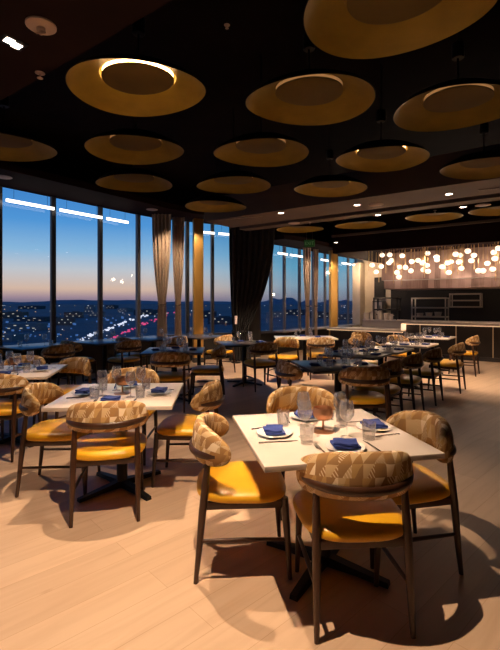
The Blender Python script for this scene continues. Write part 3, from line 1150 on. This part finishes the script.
def proto_knife():
    t = thing('table_knife', 'steel table knife on a table', 'knife')
    MB().rings([[(-0.006, -0.10, 0.0), (0.006, -0.10, 0.0), (0.005, -0.10, 0.006), (-0.005, -0.10, 0.006)],
                [(-0.005, 0.0, 0.0), (0.005, 0.0, 0.0), (0.004, 0.0, 0.006), (-0.004, 0.0, 0.006)]]).build('handle', cutlery_steel, t)
    MB().rings([[(-0.005, 0.0, 0.001), (0.007, 0.0, 0.001), (0.006, 0.0, 0.004), (-0.005, 0.0, 0.004)],
                [(-0.005, 0.07, 0.001), (0.009, 0.07, 0.001), (0.008, 0.07, 0.003), (-0.005, 0.07, 0.003)],
                [(-0.005, 0.11, 0.001), (0.000, 0.11, 0.001), (0.000, 0.11, 0.002), (-0.005, 0.11, 0.002)]]).build('blade', cutlery_steel, t)
    return t


def proto_fork():
    t = thing('table_fork', 'steel table fork on a table', 'fork')
    MB().rings([[(-0.006, -0.10, 0.0), (0.006, -0.10, 0.0), (0.005, -0.10, 0.004), (-0.005, -0.10, 0.004)],
                [(-0.003, 0.0, 0.004), (0.003, 0.0, 0.004), (0.003, 0.0, 0.008), (-0.003, 0.0, 0.008)],
                [(-0.011, 0.04, 0.001), (0.011, 0.04, 0.001), (0.011, 0.04, 0.004), (-0.011, 0.04, 0.004)]]).build('handle', cutlery_steel, t)
    b = MB()
    for k in range(4):
        b.tube([(-0.009 + 0.006 * k, 0.04, 0.003), (-0.009 + 0.006 * k, 0.065, 0.004), (-0.008 + 0.0055 * k, 0.09, 0.008)], [0.0018, 0.0016, 0.001], 6)
    b.build('tines', cutlery_steel, t)
    return t


def proto_candle():
    t = thing('candle_holder', 'copper candle holder on a table', 'candle holder')
    MB().lathe([(0.066, 0.0), (0.066, 0.005), (0.01, 0.009), (0.006, 0.012)], 32, cap0=True, cap1=True).build('base', copper, t)
    MB().lathe([(0.006, 0.009), (0.006, 0.065)], 12, cap0=True, cap1=True).build('stem', copper, t)
    MB().lathe([(0.006, 0.060), (0.040, 0.068), (0.056, 0.085), (0.058, 0.105), (0.052, 0.132), (0.050, 0.132), (0.055, 0.105), (0.052, 0.087), (0.038, 0.073), (0.006, 0.068)], 32, cap1=True).build('cup', copper, t)
    MB().lathe([(0.030, 0.071), (0.030, 0.100), (0.024, 0.103)], 20, cap0=True, cap1=True).build('candle', porcelain, t)
    return t


PROTO = {}
for nm, fn in (('plate', proto_plate), ('napkin', proto_napkin), ('tumbler', proto_tumbler), ('wine', proto_wine), ('knife', proto_knife), ('fork', proto_fork), ('candle', proto_candle)):
    PROTO[nm] = fn()
used = set()
GROUPS = {'plate': 'white plates', 'napkin': 'blue napkins', 'tumbler': 'glass tumblers', 'wine': 'wine glasses', 'knife': 'table knives', 'fork': 'table forks', 'candle': 'candle holders'}
srnd = random.Random(9)


def item(kind, key, lx, ly, rot, label, dz=0.0):
    x, y, rz = TABLES[key]
    p = Vector((x, y, TZ + dz)) + Matrix.Rotation(rz, 3, 'Z') @ Vector((lx, ly, 0))
    if kind not in used:
        used.add(kind)
        o = PROTO[kind]
        o.location = p
        o.rotation_euler = (0, 0, rz + rot)
        tag(o, label, None, GROUPS[kind])
        return o
    return dup(PROTO[kind], p, rz + rot, label, GROUPS[kind])


SIDES = [('near', 0), ('left', -pi / 2), ('far', pi), ('right', pi / 2)]


def setting(key, phrase, side, ang, what, tight=1.0):
    """one place setting; local frame has the sitter looking along +y"""
    rot = Matrix.Rotation(ang, 3, 'Z')

    def put(kind, lx, ly, rr, label, dz=0.0):
        q = rot @ Vector((lx * tight, ly * tight, 0))
        item(kind, key, q.x, q.y, ang + rr, label, dz)
    j = lambda s=0.012: srnd.uniform(-s, s)
    if 'p' in what:
        px_, py_ = j(), -0.29 + j()
        put('plate', px_, py_, 0, 'white plate at the %s side of %s' % (side, phrase))
        put('napkin', px_, py_, j(0.3), 'blue folded napkin on plate at the %s side of %s' % (side, phrase), 0.006)
    elif 'n' in what:
        put('napkin', j(), -0.28, j(0.3), 'blue folded napkin at the %s side of %s' % (side, phrase), -0.009)
    if 'k' in what:
        put('knife', 0.135 + j(), -0.29 + j(), j(0.25), 'steel knife at the %s side of %s' % (side, phrase))
    if 'f' in what:
        put('fork', -0.135 + j(), -0.29 + j(), j(0.2), 'steel fork at the %s side of %s' % (side, phrase))
    if 't' in what:
        put('tumbler', 0.18 + j(), -0.165 + j(), 0, 'clear tumbler at the %s side of %s' % (side, phrase))
    if 'w' in what:
        put('wine', 0.085 + j(), -0.13 + j(), 0, 'clear wine glass at the %s side of %s' % (side, phrase))


for key, ph in (('front', 'the front white table'), ('left', 'the left white table'), ('farleft', 'the far-left white table')):
    for side, ang in SIDES:
        setting(key, ph, side, ang, 'pkftw')
    item('candle', key, 0.0, 0.01, 0, 'copper candle cup at the centre of %s' % ph)
for key, ph in (('dark', 'the dark table behind the left table'), ('drape', 'the pedestal table by the drape'), ('beyond', 'the dark table beyond the front table'),
                ('r1', 'the dark table of the diagonal row'), ('r2', 'the second table of the diagonal row'), ('r3', 'the third table of the diagonal row'),
                ('r4', 'the last table of the diagonal row'), ('far', 'the long pale table')):
    for side, ang in SIDES:
        if key == 'drape' and side in ('left', 'near'):
            continue
        if key == 'far' and side in ('near', 'left'):
            continue
        setting(key, ph, side, ang, 'ntw', 1.0)
for k in range(4):
    for side, ang in (SIDES[0], SIDES[2]):
        setting('w%d' % k, wname[k], side, ang, 'tw')

# ------------------------------------------------------------------ bar
def ub(mb, u0, u1, v0, v1, z0, z1, bevel=0.0):
    """box in room axes (object is placed at the origin with the room rotation)"""
    mb.box(((u0 + u1) / 2, (v0 + v1) / 2, (z0 + z1) / 2), (u1 - u0, v1 - v0, z1 - z0), bevel=bevel)
    return mb


VS = 3.53     # where the bar steps down
t = thing('bar_counter', 'long black bar counter with lit stone top at right', 'counter', W(12.06, -0.5), ROOM)
ub(MB(), 0.10, 0.62, -3.95, VS + 0.5, 0.0, 0.89).build('body', bar_black, t, False)
ub(MB(), -0.12, 0.70, -3.95, VS + 0.5, 0.89, 0.945, 0.006).build('countertop', counter_stone, t)
ub(MB(), 0.02, 0.10, -3.95, VS + 0.48, 0.865, 0.888).build('light_strip', led_bar, t, False)
ub(MB(), 0.06, 0.10, -3.95, VS + 0.48, 0.0, 0.10).build('plinth', frame_dark, t, False)
for px in (420, 456, 493):
    r = (px - 250) / F
    Y = 12.15 / (SU + CU * r)
    v = -SU * r * Y + CU * Y + 0.5
    ub(MB(), 0.08, 0.10, v - 0.008, v + 0.008, 0.10, 0.865).build('brass_inlay', brass_line, t, False)
t = thing('bar_counter', 'lower lit counter stepping down at the left end of the bar', 'counter', W(12.06, VS), ROOM)
ub(MB(), 0.06, 0.60, 0.02, 2.25, 0.0, 0.66).build('body', bar_black, t, False)
ub(MB(), -0.14, 0.75, 0.02, 2.3, 0.66, 0.705, 0.006).build('countertop', counter_stone, t)
ub(MB(), -0.10, -0.04, 0.04, 2.28, 0.640, 0.658).build('light_strip', led_bar, t, False)
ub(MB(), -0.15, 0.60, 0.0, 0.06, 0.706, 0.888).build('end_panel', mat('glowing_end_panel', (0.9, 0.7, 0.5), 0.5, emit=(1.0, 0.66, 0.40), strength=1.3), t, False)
v = 0.32
ub(MB(), 0.04, 0.06, v - 0.008, v + 0.008, 0.05, 0.64).build('brass_inlay', brass_line, t, False)

# kitchen
t = thing('kitchen_counter', 'steel kitchen counter behind the low end of the bar', 'counter', W(13.1, 3.6), ROOM)
ub(MB(), 0, 0.6, -4.0, 1.55, 0.10, 0.90).build('body', steel, t, False)
ub(MB(), -0.03, 0.62, -4.0, 1.57, 0.90, 0.935, 0.004).build('worktop', steel, t)
ub(MB(), 0.05, 0.55, -4.0, 1.55, 0.0, 0.10).build('plinth', black_metal, t, False)
pots = [(367, 0.10, 0.20), (373.5, 0.085, 0.24), (380.5, 0.09, 0.26), (386.5, 0.08, 0.20), (391, 0.06, 0.17)]
for k, (px, r, h) in enumerate(pots):
    rr = (px - 250) / F
    Y = 13.35 / (SU + CU * rr)
    t = thing('stock_pot', 'steel pot on the kitchen counter, %s from left' % ORD[k], 'pot', (rr * Y, Y, 0.935), 0, 'pots on the kitchen counter')
    MB().lathe([(r, 0.0), (r, h), (r + 0.008, h), (r + 0.008, h + 0.008), (r - 0.006, h + 0.008), (r - 0.006, 0.02)], 22, cap0=True, cap1=True).build('body', steel, t)
    for s in (-1, 1):
        MB().tube([(s * r, -0.03, h * 0.75), (s * (r + 0.03), -0.02, h * 0.78), (s * (r + 0.03), 0.02, h * 0.78), (s * r, 0.03, h * 0.75)], 0.006, 6).build('handle', steel, t)

t = thing('extractor_hood', 'wide rosy metal hood of vertical panels behind the globe lights', 'hood', W(12.75, 0), ROOM)
b = MB()
b.rings([[(0.0, VR + 0.1, 2.12), (1.6, VR + 0.1, 2.12), (1.6, VR + 0.1, 2.925), (0.10, VR + 0.1, 2.925)],
         [(0.0, 4.42, 2.12), (1.6, 4.42, 2.12), (1.6, 4.42, 2.925), (0.10, 4.42, 2.925)]])
b.build('upper_panels', hood_mat, t, False)
ub(MB(), -0.06, 1.6, VR + 0.1, 4.32, 1.86, 2.10).build('skirt', hood_mat, t, False)
ub(MB(), -0.07, -0.06, VR + 0.1, 4.33, 2.095, 2.12).build('rail', steel, t, False)


def rack(name, label, px0, px1, u, z0, z1, shelves, m, depth=0.45, cat='shelf', full=True):
    def vv(px):
        r = (px - 250) / F
        Y = u / (SU + CU * r)
        return -SU * r * Y + CU * Y
    va, vb = vv(px0), vv(px1)     # va > vb
    wd = va - vb
    t = thing(name, label, cat, W(u, vb, z0), ROOM)
    h = z1 - z0
    for a in (0.02, depth - 0.02):
        for bb in (0.02, wd - 0.02):
            ub(MB(), a - 0.018, a + 0.018, bb - 0.018, bb + 0.018, 0, h).build('post', m, t, False)
    for q in shelves:
        ub(MB(), 0.0, depth, 0.0, wd, h * q - 0.022, h * q + 0.022, 0.004).build('shelf_board', m, t)
    return t, wd, h


t, wd, h = rack('steel_rack', 'steel kitchen rack with shelves behind the bar centre', 411, 446, 14.6, 0.0, 1.62, (0.1, 0.42, 0.62, 0.80, 0.99), steel)
t, wd, h = rack('wall_shelf', 'steel two-level wall shelf behind the bar at right', 449, 481, 15.1, 1.30, 1.76, (0.05, 0.5, 0.95), steel, 0.40)
t, wd, h = rack('pass_shelf', 'black shelf standing on the kitchen counter at left', 373, 397, 13.2, 0.94, 1.62, (0.45, 0.97), black_metal, 0.40)
# pans on the rack
for k, q in enumerate((0.425, 0.625)):
    for j in range(3):
        r_ = (420 + 9 * j - 250) / F
        Y = 14.8 / (SU + CU * r_)
        z = 1.62 * q + 0.02
        o = MB().lathe([(0.09, 0.0), (0.11, 0.09 + 0.02 * j), (0.104, 0.09 + 0.02 * j), (0.085, 0.01)], 18, cap0=True, cap1=True).build('steel_bowl', steel)
        o.location = (r_ * Y, Y, z)
        tag(o, 'steel bowl on the %s shelf of the kitchen rack, %s from left' % (['lower', 'upper'][k], ORD[j]), 'bowl', 'bowls on the kitchen rack')
t = thing('menu_board', 'black panel on the pale wall left of the kitchen hood', 'board', W(15.75, 5.55, 1.6), ROOM)
ub(MB(), 0.0, 0.04, -0.22, 0.18, 0.0, 0.80, 0.004).build('panel', dark_wall, t)
ub(MB(), -0.01, 0.0, -0.24, 0.20, -0.02, 0.0).build('ledge', frame_dark, t, False)
t = thing('storage_cabinet', 'dark shelf cabinet against the pale wall left of kitchen', 'cabinet', W(15.40, 5.35, 0), ROOM)
ub(MB(), 0.0, 0.36, -0.05, 0.32, 0.0, 1.52).build('body', frame_dark, t, False)
for k in range(3):
    ub(MB(), -0.02, 0.0, -0.03, 0.30, 0.12 + 0.47 * k, 0.54 + 0.47 * k).build('door', steel, t, False).name
    dr = t.children[-1]
    ub(MB(), -0.035, -0.02, 0.02, 0.05, 0.26 + 0.47 * k, 0.42 + 0.47 * k).build('door_handle', black_metal, dr, False)

# small lamp on the drape pier
p = at(236, 318, 1.08)
t = thing('wall_lamp', 'small pale upright lamp before the black drape', 'lamp', ((236 - 250) * 10.5 / F, 10.5, 0))
MB().lathe([(0.11, 0.0), (0.11, 0.015), (0.02, 0.03)], 20, cap0=True, cap1=True).build('base', black_metal, t)
MB().tube([(0, 0, 0.02), (0, 0, 0.95)], 0.012, 8).build('pole', black_metal, t)
MB().lathe([(0.025, 0.94), (0.03, 0.95), (0.03, 1.13), (0.02, 1.14)], 16, cap0=True, cap1=True).build('shade', mat('lamp_shade', (0.7, 0.5, 0.4), 0.6, emit=(1.0, 0.6, 0.45), strength=0.35), t)

# ------------------------------------------------------------------ globe pendants over the bar
GL1 = [(190, 115), (235, 117), (308, 122), (245, 150), (230, 165), (130, 178), (185, 185), (155, 218), (293, 190), (328, 193), (278, 222), (290, 248), (365, 157), (360, 212), (402, 150)]
GL2 = [(45, 108), (99, 130), (101, 147), (210, 113), (237, 120), (282, 95), (318, 120), (303, 152), (231, 158), (160, 165), (182, 158), (130, 188), (245, 197), (170, 222), (345, 212), (373, 212), (398, 168), (430, 202),
       (442, 140), (436, 102), (464, 78), (15, 165), (42, 180), (20, 205), (47, 215)]
globes = [(350 + a / 5.91, 235 + b / 5.91) for a, b in GL1] + [(420 + a / 5.91, 235 + b / 5.91) for a, b in GL2]
globes += [(503, 262), (506, 254), (509, 268)]
globes.sort()
rows = {'upper': [], 'middle': [], 'lower': []}
for g in globes:
    rows['upper' if g[1] < 258.5 else 'middle' if g[1] < 267 else 'lower'].append(g)
grnd = random.Random(2)
big = ORD + ['twenty-first', 'twenty-second']
us = [12.02, 12.22, 12.42]
for rn, lst in rows.items():
    for k, (px, py) in enumerate(lst):
        u = us[(k + len(rn)) % 3]
        r = (px - 250) / F
        Y = u / (SU + CU * r)
        z = H + Y * (HY - py) / F
        rad = 0.072
        z = min(z, 2.93 - rad - 0.02)
        t = thing('pendant_light', 'round glowing globe pendant over the bar, %s from left in its %s row' % (big[k], rn), 'light', (r * Y, Y, z), 0, 'globe pendants over the bar')
        MB().ball((0, 0, 0), rad, 18, 0.88).build('globe', globe_glow, t)
        tail = grnd.choice([0.0, 0.16, 0.30, 0.22])
        sd = grnd.choice([-1, 1])
        MB().tube([(0, 0, rad * 0.8), (0, 0, 2.93 - z)], 0.006, 6).build('rod', brass, t)
        if tail:
            MB().tube([(sd * (rad + 0.012), 0.02, -tail), (sd * (rad + 0.012), 0.02, 2.93 - z)], 0.009, 6).build('brass_tube', brass, t)

# ------------------------------------------------------------------ lamps
def spot(loc, target, power, cone, blend=0.25, col=(1.0, 0.71, 0.47), r=0.012):
    l = bpy.data.lights.new('spot', 'SPOT')
    l.energy = power
    l.color = col
    l.spot_size = R(cone)
    l.spot_blend = blend
    l.shadow_soft_size = r
    o = bpy.data.objects.new('spot', l)
    C.objects.link(o)
    o.location = loc
    o.rotation_euler = (Vector(target) - Vector(loc)).to_track_quat('-Z', 'Y').to_euler()
    return o


def point(loc, power, col=(1.0, 0.68, 0.42), r=0.05):
    l = bpy.data.lights.new('lamp', 'POINT')
    l.energy = power
    l.color = col
    l.shadow_soft_size = r
    o = bpy.data.objects.new('lamp', l)
    C.objects.link(o)
    o.location = loc
    return o


spot((-0.34, 1.76, 2.88), (-0.50, 1.72, 0), 360, 76, 0.25)
spot((-0.26, 1.84, 2.88), (0.50, 3.05, 0.7), 230, 42, 0.5)  # added fill spot without a fitting, for front table and far chair
d1 = dish_pos[0]
spot((d1.x, d1.y, 3.175), (d1.x - 0.15, d1.y - 0.15, 0), 300, 80, 0.30)
d8 = dish_pos[7]
spot((d8.x, d8.y, 3.175), (d8.x + 0.05, d8.y - 0.2, 0), 110, 70, 0.4)
# beam downlights
spot(DLP[0] - Vector((0, 0, 0.02)), (0.25, 9.2, 0), 520, 74, 0.5)
spot(DLP[1] - Vector((0, 0, 0.02)), (1.3, 9.2, 0.7), 170, 46, 0.5)
spot(DLP[3] - Vector((0, 0, 0.02)), (2.7, 8.4, 0.7), 240, 66, 0.5)
spot(DLP[2] - Vector((0, 0, 0.02)), (4.3, 7.6, 0), 130, 56, 0.5)
spot(DLP[4] - Vector((0, 0, 0.02)), (4.6, 8.5, 0), 330, 72, 0.5)
# added spots without fittings, lighting the gold columns and tied curtains
spot((-1.25, 10.0, 3.46), (-1.22, 10.6, 2.2), 60, 70, 0.8)
spot((-1.75, 9.2, 3.46), (-1.85, 10.0, 1.9), 110, 75, 0.8)
spot((2.40, 13.3, 3.10), (2.65, 13.9, 1.9), 110, 70, 0.8)
spot((1.75, 12.2, 3.10), (1.8, 12.9, 1.9), 60, 75, 0.8)
# added points without fittings: kitchen wall, low counter, under the hood
p = W(14.9, 5.9, 2.6)
point(p, 40)
point(W(12.75, 4.75, 1.75), 22)
point(W(13.4, 1.0, 1.80), 14)
for k, v_ in enumerate((4.1, 3.5, 2.9, 2.3, 1.7, 1.1, 0.5, -0.1)):
    point(W(11.95, v_, 2.38 + 0.12 * (k % 3)), 10, (1.0, 0.74, 0.56), 0.08)

# ------------------------------------------------------------------ camera and view
cam = bpy.data.cameras.new('camera')
co = bpy.data.objects.new('camera', cam)
C.objects.link(co)
co.location = (0, 0, H)
co.rotation_euler = (R(90), 0, 0)
cam.sensor_width = 36
cam.sensor_fit = 'AUTO'
cam.lens = F / 650 * 36
cam.shift_y = -(325 - HY) / 650
cam.clip_start = 0.05
cam.clip_end = 60000
S.camera = co
S.view_settings.view_transform = 'Standard'
S.view_settings.look = 'None'
S.view_settings.gamma = 1
S.view_settings.use_curve_mapping = False
S.view_settings.exposure = 0.0
S.render.film_transparent = False
S.cycles.use_denoising = True
S.cycles.max_bounces = 8
S.cycles.transparent_max_bounces = 24
S.cycles.caustics_reflective = False
S.cycles.caustics_refractive = False
